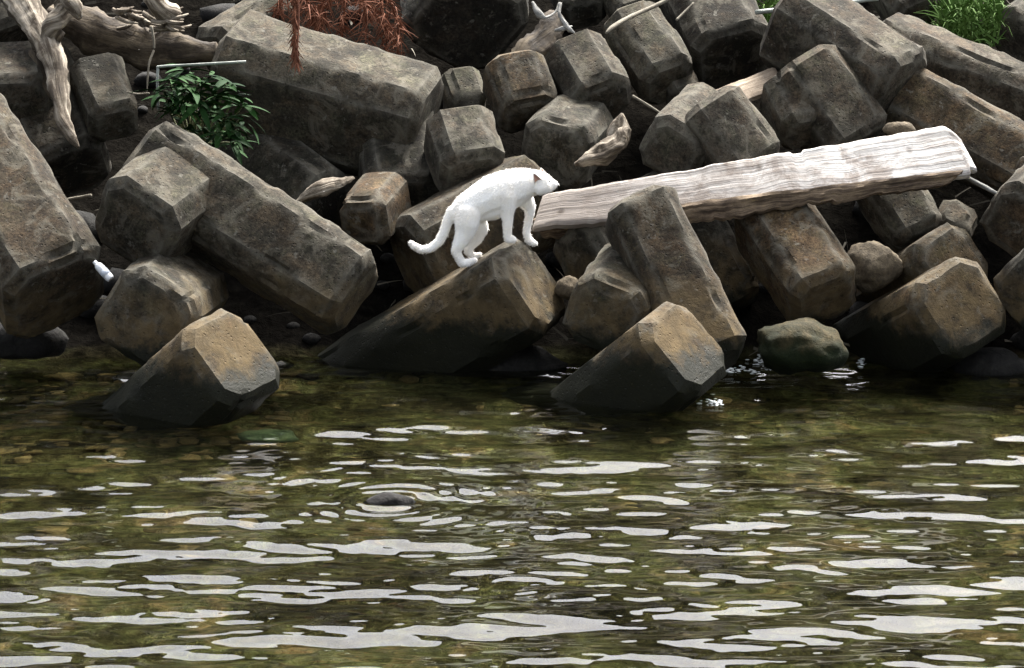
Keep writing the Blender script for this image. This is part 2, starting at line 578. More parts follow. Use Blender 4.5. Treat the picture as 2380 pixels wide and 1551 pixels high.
def block(label, tint, *legs):
    Vs, Fs, Es, off = [], [], [], 0
    for lg in legs:
        kw = lg[-1] if isinstance(lg[-1], dict) else {}
        a = lg[:-1] if kw else lg
        V, F, E = leg_geo(*a, **kw)
        Vs.append(V)
        Es.append(E)
        Fs += [tuple(i + off for i in f) for f in F]
        off += len(V)
    o = mesh_obj('armour_block', np.vstack(Vs), Fs, M_CON, sharp=27)
    at = o.data.attributes.new('edge_wear', 'FLOAT', 'POINT')
    at.data.foreach_set('value', np.concatenate(Es).astype(np.float32))
    o.color = (*tint, 1)
    tag(o, label, 'concrete block', GRP)
    BLOCKS.append(o)
    return o


#        px   py    dY   head toward size  h   len  face
# waterline row
block('ochre stained concrete block rising from the water, leftmost block standing in the water', TAN,
      (548, 822, -0.55, 40, 40, .44, .44, 1.25, 6))
block('pointed grey speckled concrete block behind the ochre block at the left', GREY,
      (335, 742, -0.42, 235, 78, .41, .41, .7, 3))
perch = block('long dark concrete block the white cat stands on', BROWN,
      (1245, 656, 0.0, 29.7, 30, .45, .45, 1.9, -8))
block('round shouldered concrete block between the cat block and the leaning slab', GREY,
      (1402, 742, -0.12, 228, 64, .37, .37, .6, 22))
block('big tan topped concrete block with dark wet flank in front of the leaning slab', TAN,
      (1600, 800, -0.36, 40, 40, .43, .43, 1.35, 2))
block('leaning flat faced concrete slab whose top hides the middle of the white plank', BROWN,
      (1478, 470, -0.56, 114, -18, .37, .34, .88, 10))
block('tan concrete leg under the white plank with pale crust on its lower edge', TAN,
      (1922, 702, 0.20, 300, 38, .38, .35, .66, 14))
block('wide tan faced concrete block at the waterline on the right, in front of its twin', TAN,
      (2240, 708, 0.0, 36, 66, .43, .43, .95, 4))
block('tan topped concrete block just behind its twin on the right', TAN,
      (2222, 606, 0.05, 38, 66, .36, .36, .7, 4))
block('tiny grey domed block tip poking up behind the tan blocks near the low plank end', GREY,
      (2230, 494, 0.15, 80, 55, .21, .21, .4, 20))
block('mid grey concrete block just below the right part of the white plank', GREY,
      (2140, 560, 0.22, 300, 22, .28, .28, .40, 16))
block('upper concrete block cut by the right frame edge below the long tan leg', TAN,
      (2395, 440, 0.0, 208, 45, .28, .28, .5, 30))
block('dark fronted concrete block at the right frame edge level with the low plank end', BROWN,
      (2368, 528, -0.1, 215, 50, .38, .38, .6, 25))
block('lowest concrete block at the right frame edge, half out of the picture', DARK,
      (2405, 690, 0.0, 205, 50, .40, .42, .6, 20))
block('concrete block under the left end of the plank, tinted black for shadow', DARK,
      (1345, 600, 0.15, 200, 45, .34, .34, .6, 10))  # the shadow beneath the plank is put into the dark tint
block('concrete block in the gap between leaning slab and tan leg, tinted dark for deep shadow', DARK,
      (1705, 720, 0.80, 300, 20, .30, .36, .8, 10))  # dark tint paints the shadow of the gap
# left side
block('large brown slab leaning in from the left frame edge above the water', BROWN,
      (135, 690, -0.35, 307, 28, .54, .50, 1.65, 24))
block('very long grey concrete beam slanting right with a stub arm on its left', GREY,
      (829, 690, -0.12, 328, 12, .41, .41, 1.24, 15),
      (305, 530, -0.70, 225, 52, .42, .42, .55, 14))
block('rounded grey block tip at the left frame edge below the bleached trunk', GREY,
      (28, 268, -0.10, 290, 56, .44, .44, .42, 20))
block('pale topped grey concrete leg just right of the bleached trunk', GREY,
      (272, 292, -0.10, 296, 36, .27, .27, .42, 20))
block('filler block added in the hollow below the bleached trunk, tinted black for shadow', DARK,
      (165, 405, 0.40, 296, 30, .44, .44, .7, 10))  # added filler; its dark tint stands in for the gap's black shadow
block('dark grey slab behind the bleached trunk in the top left corner', DARK,
      (0, 120, 0.35, 300, 20, .5, .5, .9, 20))
block('huge grey concrete beam sloping right from the top left with an arm to the front', GREY,
      (992, 300, 0.15, 344, 8, .56, .56, 1.10, -30),
      (500, 132, -0.05, 218, 36, .31, .31, .50, -28))
block('brown block face under the huge sloping beam, tinted dark for deep shade', DARK,
      (760, 515, 0.60, 325, 35, .46, .50, .8, 0))  # shade under the beam is painted through the dark tint
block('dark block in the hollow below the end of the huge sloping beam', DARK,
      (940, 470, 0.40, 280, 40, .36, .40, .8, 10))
block('small tan grey block tip between the long slanting beam and the block behind the cat', TAN,
      (838, 522, 0.02, 235, 60, .26, .26, .4, 40))
block('dark rounded concrete block directly behind the cat and its tail', BROWN,
      (955, 608, 0.36, 208, 22, .45, .45, .76, -10))
block('pink grey chipped concrete block above the back of the cat', PALE,
      (1100, 415, 0.0, 288, 36, .35, .33, .36, 16))
block('thin grey block end squeezed behind the tip of the huge sloping beam', PALE,
      (1092, 262, 0.25, 290, 34, .21, .21, .26, 18))
block('tan faced grey concrete block in the middle of the upper pile', TAN,
      (1232, 272, 0.02, 290, 32, .31, .31, .34, 14))
block('dark fronted concrete block with a pale ridge left of the driftwood chunk', GREY,
      (1288, 362, -0.02, 232, 66, .36, .36, .5, 25))
block('squat six sided grey concrete block under the white tangled roots', GREY,
      (1404, 245, 0.0, 298, 38, .34, .34, .42, 10, {'ch': .26}))
block('upright grey concrete block touched by the end of the long curved stick', PALE,
      (1558, 196, 0.08, 300, 35, .32, .32, .5, 16, {'ch': .24}))
block('large dark grey concrete block at the top below the left end of the pale pipe', DARK,
      (1705, 140, 0.12, 290, 44, .43, .43, .8, 8))
block('tall brown grey concrete block above the plank with a broken off front arm', GREY,
      (1990, 345, 0.02, 305, 10, .39, .38, .52, 20),
      (1876, 312, -0.18, 290, 36, .27, .27, .34, 16))
block('grey concrete block above the middle of the plank with an arm stub on its left', PALE,
      (1752, 402, -0.05, 306, 8, .36, .34, .42, 20),
      (1558, 355, -0.22, 225, 56, .32, .32, .55, 14))
block('big grey topped block with a dark underside in the upper right of the pile', GREY,
      (2095, 212, -0.30, 324, 26, .43, .43, .75, -36))
block('long tan concrete leg running out of the frame at the right above the plank end', TAN,
      (2460, 440, 0.22, 328, 22, .38, .36, .95, 12))
block('long grey concrete leg above the tan leg at the right frame edge', GREY,
      (2490, 280, 0.18, 337, 18, .36, .36, 1.1, -24))
block('brown grey block end at the top between the big grey topped block and the grass', BROWN,
      (2135, 40, 0.2, 300, 40, .28, .28, .5, 10))
block('rounded grey block at the right frame edge beyond the grass', GREY,
      (2368, 95, 0.2, 215, 45, .32, .32, .5, 30))
block('massive dark block at the top centre with its corner pointing down', DARK,
      (1085, 55, 0.0, 276, 52, .58, .58, .7, 40))
block('dark block behind the white roots at the top of the pile', DARK,
      (1362, 35, 0.35, 290, 40, .26, .26, .6, 10))
block('lit grey block end peeping out under the long curved stick at the top', PALE,
      (1488, 50, 0.3, 296, 36, .26, .26, .5, 14))
block('small grey wedge of concrete behind the upright block touched by the stick', GREY,
      (1598, 235, 0.25, 295, 24, .18, .18, .5, 16))

# ------------------------------------------------------------------ timber, logs, sticks
from mathutils.bvhtree import BVHTree


def catmull(pts, per=6):
    pts = [np.asarray(p, float) for p in pts]
    q = [2 * pts[0] - pts[1]] + pts + [2 * pts[-1] - pts[-2]]
    out = []
    for i in range(1, len(q) - 2):
        p0, p1, p2, p3 = q[i - 1:i + 3]
        for k in range(per):
            t = k / per
            out.append(0.5 * (2 * p1 + (p2 - p0) * t + (2 * p0 - 5 * p1 + 4 * p2 - p3) * t * t + (3 * p1 - p0 - 3 * p2 + p3) * t ** 3))
    out.append(pts[-1])
    return np.array(out)


def tube_geo(path, seg=10, per=6, rough=0.0, freq=6, flat=1.0, ridge=0.0):
    """path: list of (px, py, Y, radius in metres); closed tapered tube with bark relief"""
    raw = [list(P(a, b, Y=y)) + [r] for a, b, y, r in path]
    c = catmull(raw, per)
    C, Rr = c[:, :3], np.maximum(c[:, 3], 0.0015)
    T = np.gradient(C, axis=0)
    T /= np.linalg.norm(T, axis=1)[:, None]
    up = np.array([0.15, 0.35, 0.92])
    V, A, F = [], [], []
    dist = np.r_[0, np.cumsum(np.linalg.norm(np.diff(C, axis=0), axis=1))]
    so = random.uniform(0, 60)
    for i in range(len(C)):
        s_ = np.cross(T[i], up); s_ /= np.linalg.norm(s_)
        u = np.cross(s_, T[i])
        for j in range(seg):
            an = 2 * math.pi * j / seg
            o = s_ * math.cos(an) + u * math.sin(an) * flat
            r = Rr[i]
            if rough:
                r *= 1 + rough * mn.fractal(Vector((dist[i] * freq + so, math.cos(an) * 1.3, math.sin(an) * 1.3)), 0.8, 2.0, 4)
            if ridge:
                r *= 1 + ridge * mn.noise(Vector((dist[i] * 1.5 + so, math.cos(an) * 4, math.sin(an) * 4)))
            V.append(C[i] + o * r)
            A.append((dist[i] + so, math.cos(an) * Rr[i], math.sin(an) * Rr[i]))
    n = len(C)
    for i in range(n - 1):
        for j in range(seg):
            k = (j + 1) % seg
            F.append((i * seg + j, i * seg + k, (i + 1) * seg + k, (i + 1) * seg + j))
    for e, i in ((0, 0), (1, n - 1)):
        V.append(C[i]); A.append((dist[i] + so, 0, 0))
        c0 = len(V) - 1
        for j in range(seg):
            k = (j + 1) % seg
            F.append((c0, i * seg + k, i * seg + j) if e == 0 else (c0, i * seg + j, i * seg + k))
    return np.array(V), F, np.array(A)


def join(geos):
    Vs, Fs, As, off = [], [], [], 0
    for V, F, A in geos:
        Vs.append(V); As.append(A)
        Fs += [tuple(i + off for i in f) for f in F]
        off += len(V)
    return np.vstack(Vs), Fs, np.vstack(As)


def wood_thing(name, geos, mat, label, cat, group=None, parent=None):
    V, F, A = join(geos)
    o = mesh_obj(name, V, F, mat, attr=A, parent=parent)
    if parent is None:
        tag(o, label, cat, group)
    return o


def slab_geo(tl, tr, br, bl, thick, nu=90, nv=12, ragged=0.01, low_ragged=0.0, sag=0.0, wave=0.004, cut=None, topcut=None):
    """board from its four visible corners (world points); thick goes away from the viewer"""
    tl, tr, br, bl = [np.array(p) for p in (tl, tr, br, bl)]
    nrm = np.cross(tr - tl, bl - tl); nrm /= np.linalg.norm(nrm)
    if nrm[1] > 0: nrm = -nrm
    Lx, Ly = np.linalg.norm(tr - tl), np.linalg.norm(bl - tl)
    so = random.uniform(0, 50)
    front, back, A = [], [], []
    for i in range(nu + 1):
        u = i / nu
        a, b = tl + (tr - tl) * u, bl + (br - bl) * u
        w_ = (b - a) / Ly
        a = a + w_ * ragged * mn.fractal(Vector((u * Lx * 7, so, 0)), 0.9, 2.0, 4)
        lo = ragged * mn.fractal(Vector((u * Lx * 7, so, 9)), 0.9, 2.0, 4)
        if low_ragged:
            lo += low_ragged * max(-0.7, mn.fractal(Vector((u * Lx * 5, so, 19)), 0.7, 2.2, 5))
        b = b + w_ * lo
        if topcut:
            a = a + (b - a) * topcut(u)
        if cut:
            b = a + (b - a) * (1 - cut(u))
        for j in range(nv + 1):
            v = j / nv
            p = a + (b - a) * v
            edge = min(v, 1 - v) * Ly
            rnd = max(0, 1 - edge / 0.012) ** 2 * 0.010
            endd = min(u, 1 - u) * Lx
            rnd += max(0, 1 - endd / 0.02) ** 2 * 0.012
            p = p + nrm * (wave * mn.fractal(Vector((u * Lx * 3, v * Ly * 26, so)), 0.8, 2.0, 4) - rnd)
            p[2] -= sag * math.sin(math.pi * u)
            front.append(p)
            back.append(p - nrm * (thick - 2 * rnd))
            A.append((u * Lx + so, v * Ly, 0))
    n = (nu + 1) * (nv + 1)
    V = np.array(front + back)
    A2 = np.array(A + [(a_[0], a_[1], -thick) for a_ in A])
    F = []
    idx = lambda i, j: i * (nv + 1) + j
    for i in range(nu):
        for j in range(nv):
            f = (idx(i, j), idx(i + 1, j), idx(i + 1, j + 1), idx(i, j + 1))
            F.append(f)
            F.append(tuple(k + n for k in f[::-1]))
    rim = [idx(i, 0) for i in range(nu + 1)] + [idx(nu, j) for j in range(1, nv + 1)] + \
          [idx(i, nv) for i in range(nu - 1, -1, -1)] + [idx(0, j) for j in range(nv - 1, 0, -1)]
    for a_, b_ in zip(rim, rim[1:] + rim[:1]):
        F.append((b_, a_, a_ + n, b_ + n))
    return V, F, A2


# the long bleached plank lying across the blocks
pl = empty('driftwood_plank', P(1760, 440, Y=15.0))
tag(pl, 'long bleached white plank lying across the concrete blocks, rising to the right', 'plank')
V, F, A = slab_geo(P(1262, 448, Y=14.82), P(2215, 285, Y=14.94), P(2278, 402, Y=14.76), P(1236, 528, Y=14.70), 0.055, nu=150, nv=18,
                   ragged=0.007, low_ragged=0.013, wave=0.0032, topcut=lambda u: 0.30 * max(0, (u - .972) / .028) ** 1.7 + 0.05 * (0.60 < u < 0.63), cut=lambda u: 0.10 * max(0, math.sin((u - .52) * 16)) * (0.52 < u < 0.71) + 0.10 * (u > .985))
mesh_obj('top_board', V, F, M_PLANK, parent=pl, attr=A, sharp=40)
V, F, A = slab_geo(P(1560, 474, Y=14.705), P(2250, 392, Y=14.765), P(2205, 428, Y=14.755), P(1570, 528, Y=14.69), 0.07,
                   nu=90, nv=7, ragged=0.008, low_ragged=0.035, wave=0.012)
mesh_obj('splintered_underside', V, F, M_ROT, parent=pl, attr=A, sharp=40)
V, F, A = slab_geo(P(1240, 515, Y=14.82), P(1420, 486, Y=14.84), P(1405, 548, Y=14.88), P(1262, 556, Y=14.86), 0.05,
                   nu=30, nv=6, ragged=0.008, low_ragged=0.04, wave=0.012)
mesh_obj('rotten_end', V, F, M_ROT, parent=pl, attr=A, sharp=40)

# board wedged higher up
V, F, A = slab_geo(P(1560, 242, Y=15.75), P(1800, 150, Y=15.85), P(1822, 196, Y=15.62), P(1590, 275, Y=15.52), 0.04, nu=40, nv=6,
                   ragged=0.012, low_ragged=0.02)
o = mesh_obj('wedged_board', V, F, M_BOARD, attr=A, sharp=40)
tag(o, 'short grey brown board wedged among the blocks above the middle of the white plank', 'board')

# bleached trunk at the left
t = empty('bleached_trunk', P(140, 200, Y=15.5))
tag(t, 'bleached dead trunk hanging down to a pale pointed end in the top left corner', 'driftwood')
wood_thing('trunk', [tube_geo([(20, -40, 16.1, .08), (75, 40, 15.9, .075), (112, 105, 15.7, .062), (132, 165, 15.55, .052), (141, 230, 15.4, .043),
                               (150, 285, 15.3, .036), (168, 320, 15.25, .024), (184, 343, 15.22, .006)], 16, 8, 0.30, 9, ridge=0.3)], M_DRIFT, None, None, parent=t)
wood_thing('branch', [tube_geo([(112, 100, 15.75, .05), (122, 62, 15.7, .052), (148, 20, 15.75, .045), (150, -30, 15.8, .05)], 12, 6, 0.3, 9, ridge=0.25)], M_DRIFT, None, None, parent=t)
wood_thing('broken_limb', [tube_geo([(88, 120, 15.8, .05), (98, 165, 15.7, .035), (112, 210, 15.6, .016), (118, 232, 15.58, .005)], 10, 6, 0.3, 9)], M_BARK, None, None, parent=t)

t = empty('dark_log', P(280, 80, Y=16.0))
tag(t, 'dark mossy log lying behind the trunk with a torn pale fibrous top', 'log')
wood_thing('log_body', [tube_geo([(120, 40, 16.15, .085), (190, 62, 16.1, .10), (270, 92, 16.0, .105), (345, 112, 15.95, .10), (430, 118, 15.85, .075), (505, 122, 15.8, .05)], 18, 9, 0.30, 8, ridge=0.22)], M_BARK, None, None, parent=t)
fib = []
for k in range(34):
    x, y = random.uniform(255, 395), random.uniform(20, 75)
    a_ = random.uniform(-0.5, 0.35)
    ln = random.uniform(25, 60)
    yy = random.uniform(15.78, 15.95)
    fib.append(tube_geo([(x, y, yy, .010), (x + ln * .5 * math.cos(a_), y - ln * .5 * math.sin(a_) + 4, yy - .02, .012), (x + ln * math.cos(a_), y - ln * math.sin(a_), yy, .003)], 5, 2))
o = wood_thing('torn_fibres', fib, M_DRIFT, None, None, parent=t)
o['kind'] = 'stuff'
for pth in ([(400, 40, 15.85, .055), (372, 20, 15.8, .05), (350, -15, 15.8, .045)], [(150, -10, 15.7, .035), (172, 15, 15.65, .04), (186, 42, 15.62, .012)]):
    wood_thing('snapped_branch', [tube_geo(pth, 10, 5, 0.3, 9)], M_DRIFT, None, None, parent=t)

# sticks, rods
def stick(name, path, mat, label, cat='stick', seg=7, rough=0.12):
    return wood_thing(name, [tube_geo(path, seg, 6, rough, 14)], mat, label, cat)


stick('bent_rod', [(368, 255, 15.12, .007), (366, 205, 15.12, .007), (367, 160, 15.14, .007), (373, 154, 15.14, .007), (440, 150, 15.14, .007), (572, 143, 15.16, .008)], M_PIPE,
      'thin pale rod bent at a right angle round the top of the leafy green plant', 'rod', rough=0.0)
stick('thin_twig', [(352, 60, 15.6, .007), (358, 110, 15.6, .006), (346, 150, 15.55, .006), (341, 220, 15.5, .003)], M_STICK,
      'thin upright twig between the dark log and the green plant')
stick('crossing_twig', [(295, 213, 15.5, .005), (320, 218, 15.45, .006), (346, 216, 15.4, .005)], M_STICK,
      'short level twig beside the thin upright twig')
stick('curved_stick', [(1408, 76, 15.75, .006), (1424, 62, 15.8, .012), (1462, 40, 15.95, .012), (1520, 14, 16.1, .011), (1580, -16, 16.2, .012)], M_STICK,
      'long pale curved stick reaching over the upright block at the top')
stick('pale_pipe', [(1757, 28, 16.1, .013), (1850, 18, 16.2, .013), (1960, 6, 16.3, .012), (2040, -4, 16.4, .012)], M_PIPE,
      'pale greenish pipe lying level in front of the grass at the top', 'pipe', 9, 0.0)
stick('fallen_twig', [(1470, 222, 15.45, .008), (1505, 243, 15.42, .007), (1544, 268, 15.4, .006)], M_STICK,
      'thin dark twig in the black gap beside the six sided block')
stick('short_stick', [(125, 466, 14.75, .008), (160, 463, 14.7, .009), (212, 453, 14.65, .008)], M_STICK,
      'short grey stick in the dark gap left of the stub arm')
stick('white_stick', [(2240, 408, 14.95, .012), (2285, 432, 14.9, .012), (2322, 452, 14.85, .010)], M_WHITE,
      'short white stick poking out under the raised right end of the plank')
stick('rusty_twig', [(1822, 50, 16.0, .008), (1836, 95, 15.95, .008), (1852, 128, 15.9, .006), (1876, 100, 15.9, .004)], M_DEAD,
      'rusty brown bent twig in front of the grass beside the pipe')
stick('pale_twig', [(1572, 46, 15.9, .006), (1590, 28, 15.95, .006), (1612, 6, 16.0, .005)], M_STICK,
      'small grey twig lying against the large dark block below the pipe')

wood_thing('driftwood_chunk', [tube_geo([(690, 470, 14.80, .012), (722, 452, 14.78, .036), (765, 432, 14.8, .042), (800, 420, 14.85, .030), (822, 412, 14.88, .008)], 12, 8, 0.5, 12, 0.8, 0.4)], M_DRIFT,
           'rough driftwood chunk behind the long slanting beam left of the cat', 'driftwood')
wood_thing('driftwood_chunk', [tube_geo([(1336, 382, 15.02, .01), (1372, 368, 15.0, .045), (1410, 352, 15.02, .062), (1442, 322, 15.08, .058), (1462, 296, 15.1, .02)], 14, 8, 0.55, 10, 0.8, 0.4),
                                tube_geo([(1436, 318, 15.15, .06), (1440, 290, 15.15, .045), (1446, 262, 15.15, .004)], 8, 4, 0.3, 10)], M_DRIFT,
           'pale torn driftwood stump above the left half of the white plank', 'driftwood')
wood_thing('dark_stump', [tube_geo([(1296, 40, 16.25, .05), (1262, 90, 16.15, .075), (1215, 140, 16.05, .07), (1165, 192, 15.95, .03)], 14, 7, 0.4, 9, ridge=0.4)], M_BARK,
           'dark rotten stump with loose fibres under the white tangled roots', 'stump')
wood_thing('white_root', [tube_geo([(1238, 4, 15.95, .007), (1252, 30, 15.9, .018), (1268, 40, 15.9, .008), (1290, 28, 15.95, .006), (1302, 8, 16.0, .010)], 9, 6, 0.4, 12),
                           tube_geo([(1302, 6, 15.95, .008), (1300, 32, 15.9, .009), (1312, 52, 15.88, .014), (1322, 66, 15.87, .016), (1336, 76, 15.87, .004)], 9, 6, 0.5, 12),
                           tube_geo([(1290, 70, 15.9, .007), (1310, 66, 15.88, .012), (1330, 60, 15.9, .004)], 8, 5, 0.4, 12)], M_WHITE,
           'tangled bleached white roots caught between the dark blocks at the top', 'root')


# ------------------------------------------------------------------ boulders and stones
def boulder_geo(c, r, scale, sub=3, rough=0.22, seed=0.0):
    bm = bmesh.new()
    bmesh.ops.create_icosphere(bm, subdivisions=sub, radius=1.0)
    V = []
    for v in bm.verts:
        p = v.co.copy()
        k = 1 + rough * mn.fractal(p * 1.3 + Vector((seed, 0, 0)), 0.9, 2.0, 4)
        p = Vector((p.x * scale[0], p.y * scale[1], p.z * scale[2])) * (r * k)
        V.append(np.array(p) + np.array(c))
    F = [[v.index for v in f.verts] for f in bm.faces]
    bm.free()
    return np.array(V), F


def boulder(px, py, Y, r, scale, mat, label, seed, name='boulder', cat='rock', sub=4, rough=0.22):
    V, F = boulder_geo(P(px, py, Y=Y), r, scale, sub, rough, seed)
    o = mesh_obj(name, V, F, mat)
    return tag(o, label, cat)


boulder(1862, 806, 14.25, .19, (1.05, .9, .66), M_MOSSROCK, 'green mossy boulder at the waterline with a tan top', 3.1)
boulder(2022, 618, 14.75, .15, (.95, .8, .72), M_TANROCK, 'tan rounded stone under the right part of the plank beside the twin blocks', 8.2)
boulder(1322, 668, 14.55, .075, (.9, .8, .7), M_TANROCK, 'small tan stone in the gap right of the cat block', 5.5, sub=3)
boulder(2092, 300, 15.2, .065, (1.2, .8, .6), M_TANROCK, 'small tan stone showing above the right half of the plank', 6.5, sub=3)
boulder(170, 545, 14.6, .14, (1, .8, .9), M_DARKROCK, 'dark stone in the hollow between the brown slab and the stub arm', 2.2, sub=3)
boulder(60, 790, 14.6, .17, (1.2, .8, .6), M_DARKROCK, 'dark wet stone at the waterline under the brown slab', 9.4, sub=3)
boulder(905, 1172, STONE.y, .06, (1.6, .9, .75), M_DARKROCK, 'small dark stone just breaking the surface in the open water', 4.4, sub=3)
boulder(618, 1040, 13.2, .13, (1.0, .9, .36), M_GREENROCK, 'green weed covered stone just under the water right of the ochre block', 7.7, sub=3)
boulder(2300, 850, 14.5, .14, (1.3, .8, .6), M_DARKROCK, 'dark wet stone at the waterline right of the twin blocks', 12.4, sub=3)
boulder(1150, 860, 14.62, .20, (1.6, .8, .7), M_DARKROCK, 'black stone in the hollow right of the cat block', 13.4, sub=3)

Vs, Fs, off = [], [], 0
for k in range(650):
    x = random.uniform(-2.8, 2.8)
    y = random.uniform(11.5, 14.5)
    if random.random() < 0.65:
        x, y = random.uniform(-2.7, -1.0), random.uniform(13.0, 15.2)
    r = random.choice((.018, .02, .025, .03, .035, .05))
    if ground_z(np.array(x), np.array(y)) > -0.13: continue
    V, F = boulder_geo((x, y, float(ground_z(np.array(x), np.array(y))) + r * 0.15), r, (random.uniform(.9, 1.5), random.uniform(.8, 1.2), .5), 2 if r > .03 else 1, 0.25, k * 1.7)
    Vs.append(V); Fs += [tuple(i + off for i in f) for f in F]; off += len(V)
o = mesh_obj('riverbed_stones', np.vstack(Vs), Fs, make_rock('bed_stone', (0.022, 0.017, 0.008), (0.055, 0.040, 0.017), (0.13, 0.092, 0.042), 9), origin=Vector((0, 0, 0)))
tag(o, 'brown stones lying on the shallow bed under the water', 'stones', kind='stuff')

Vs, Fs, off = [], [], 0
for k in range(220):
    x = random.uniform(-3, 3)
    y = random.uniform(14.4, 19.5)
    r = random.choice((.03, .04, .05, .07, .09))
    V, F = boulder_geo((x, y, float(ground_z(np.array(x), np.array(y))) + r * 0.3), r, (random.uniform(.9, 1.4), random.uniform(.8, 1.2), .75), 2, 0.3, k * 2.3)
    Vs.append(V); Fs += [tuple(i + off for i in f) for f in F]; off += len(V)
o = mesh_obj('rubble', np.vstack(Vs), Fs, M_DARKROCK, origin=Vector((0, 0, 0)))  # added filler; near-black stone colour stands for shade in the gaps
tag(o, 'added rubble, near-black to stand for shade in the hollows under the concrete blocks', 'rubble', kind='stuff')


# twigs and dead leaves caught in the hollows
def litter():
    for k in range(500):
        x, y = random.uniform(-3, 3), random.uniform(14.8, 18.5)
        z = float(ground_z(np.array(x), np.array(y))) + .05
        yield (Vector((x, y, z)), (random.gauss(0, 1), random.gauss(0, .6), random.gauss(.1, .3)), random.uniform(.05, .28), random.uniform(.005, .016), .1)


# ------------------------------------------------------------------ plants
def leaf_mesh(name, ln, wd, curl, mat, n=6):
    V, F = [], []
    for i in range(n + 1):
        t = i / n
        w_ = wd * 0.5 * (math.sin(math.pi * min(1, t * 0.92 + 0.06)) ** 0.8)
        z = -curl * ln * t * t
        V += [(t * ln, -w_, z + w_ * 0.35), (t * ln, 0, z), (t * ln, w_, z + w_ * 0.35)]
    for i in range(n):
        a = i * 3
        F += [(a, a + 3, a + 4, a + 1), (a + 1, a + 4, a + 5, a + 2)]
    me = bpy.data.meshes.new(name)
    me.from_pydata(V, [], F)
    me.polygons.foreach_set('use_smooth', [True] * len(me.polygons))
    me.materials.append(mat)
    return me


plant = empty('leafy_plant', P(470, 300, Y=15.3))
tag(plant, 'green leafy plant with narrow pointed leaves growing between the two long beams', 'plant')
leaves = [leaf_mesh('leaf', ln, wd, cu, M_LEAF) for ln, wd, cu in ((.125, .030, .25), (.10, .027, .4), (.145, .032, .35), (.09, .024, .15))]
nodes = [(395, 185), (435, 172), (480, 180), (525, 195), (410, 225), (452, 215), (500, 225), (545, 225), (565, 245), (395, 262), (445, 262),
         (490, 262), (530, 270), (470, 300), (515, 305), (550, 300), (545, 332), (500, 335), (430, 295), (405, 205), (470, 240), (560, 275), (420, 195), (460, 195), (505, 210), (425, 245), (480, 250), (515, 285), (540, 305), (400, 240), (380, 215)]
stems = []
rnd = random.Random(5)
for nx, ny in nodes:
    yy = 15.05 + rnd.uniform(-.08, .10)
    c = P(nx, ny, Y=yy)
    stems.append(tube_geo([(450 + (nx - 450) * .2, 345, 15.4, .006), (450 + (nx - 450) * .7, (ny + 330) / 2, 15.3, .005), (nx, ny, yy, .003)], 5, 4))
    k0 = rnd.uniform(0, 6.28)
    nl = rnd.randint(7, 10)
    for k in range(nl):
        az = k0 + k * 2 * math.pi / nl + rnd.uniform(-.3, .3)
        el = rnd.uniform(-.5, .55)
        o = bpy.data.objects.new('leaf', leaves[rnd.randrange(4)])
        sc_ = rnd.uniform(.75, 1.2)
        COL.objects.link(o)
        o.parent = plant
        o.location = c - plant.location + Vector((rnd.uniform(-.02, .02), rnd.uniform(-.03, .03), rnd.uniform(-.02, .02)))
        o.rotation_euler = (rnd.uniform(-.5, .5), -el, az)
        o.scale = (sc_, sc_, sc_)
for V, F, A in stems:
    mesh_obj('stem', V, F, M_STEM, parent=plant, attr=A)


def blades(specs, mat, name, label, cat, parent=None, kind='stuff'):
    """specs: base point, direction, length, width, droop"""
    V, F = [], []
    for b, d, ln, wd, droop in specs:
        d = Vector(d).normalized()
        s_ = d.cross(Vector((random.uniform(-1, 1), -1, random.uniform(-1, 1)))).normalized()
        i0 = len(V)
        for k in range(4):
            t = k / 3
            p = Vector(b) + d * ln * t + Vector((0, 0, -droop * ln * t * t))
            w_ = wd * (1 - t * 0.85) * 0.5
            V += [tuple(p - s_ * w_), tuple(p + s_ * w_)]
        for k in range(3):
            F.append((i0 + 2 * k, i0 + 2 * k + 1, i0 + 2 * k + 3, i0 + 2 * k + 2))
    o = mesh_obj(name, V, F, mat, parent=parent)
    if parent is None:
        tag(o, label, cat)
    if kind: o['kind'] = kind
    return o


blades(list(litter()), M_STICK, 'debris', 'twigs and dead leaves caught in the hollows between the blocks', 'debris')


def grass(x0, x1, y0, y1, Y, n, label):
    sp = []
    for k in range(n):
        px, py = random.uniform(x0, x1), random.uniform(y0, y1)
        sp.append((P(px, py, Y=Y + random.uniform(-.25, .25)), (random.gauss(0, .5), random.gauss(-.2, .4), random.uniform(.4, 1)), random.uniform(.10, .24), random.uniform(.008, .016), random.uniform(.1, .8)))
    return blades(sp, M_GRASS, 'grass', label, 'grass')


grass(1770, 1890, 10, 120, 16.75, 420, 'green grass growing behind the pale pipe at the top')
grass(2185, 2330, 10, 110, 16.75, 620, 'bright green grass growing at the top right above the long grey leg')

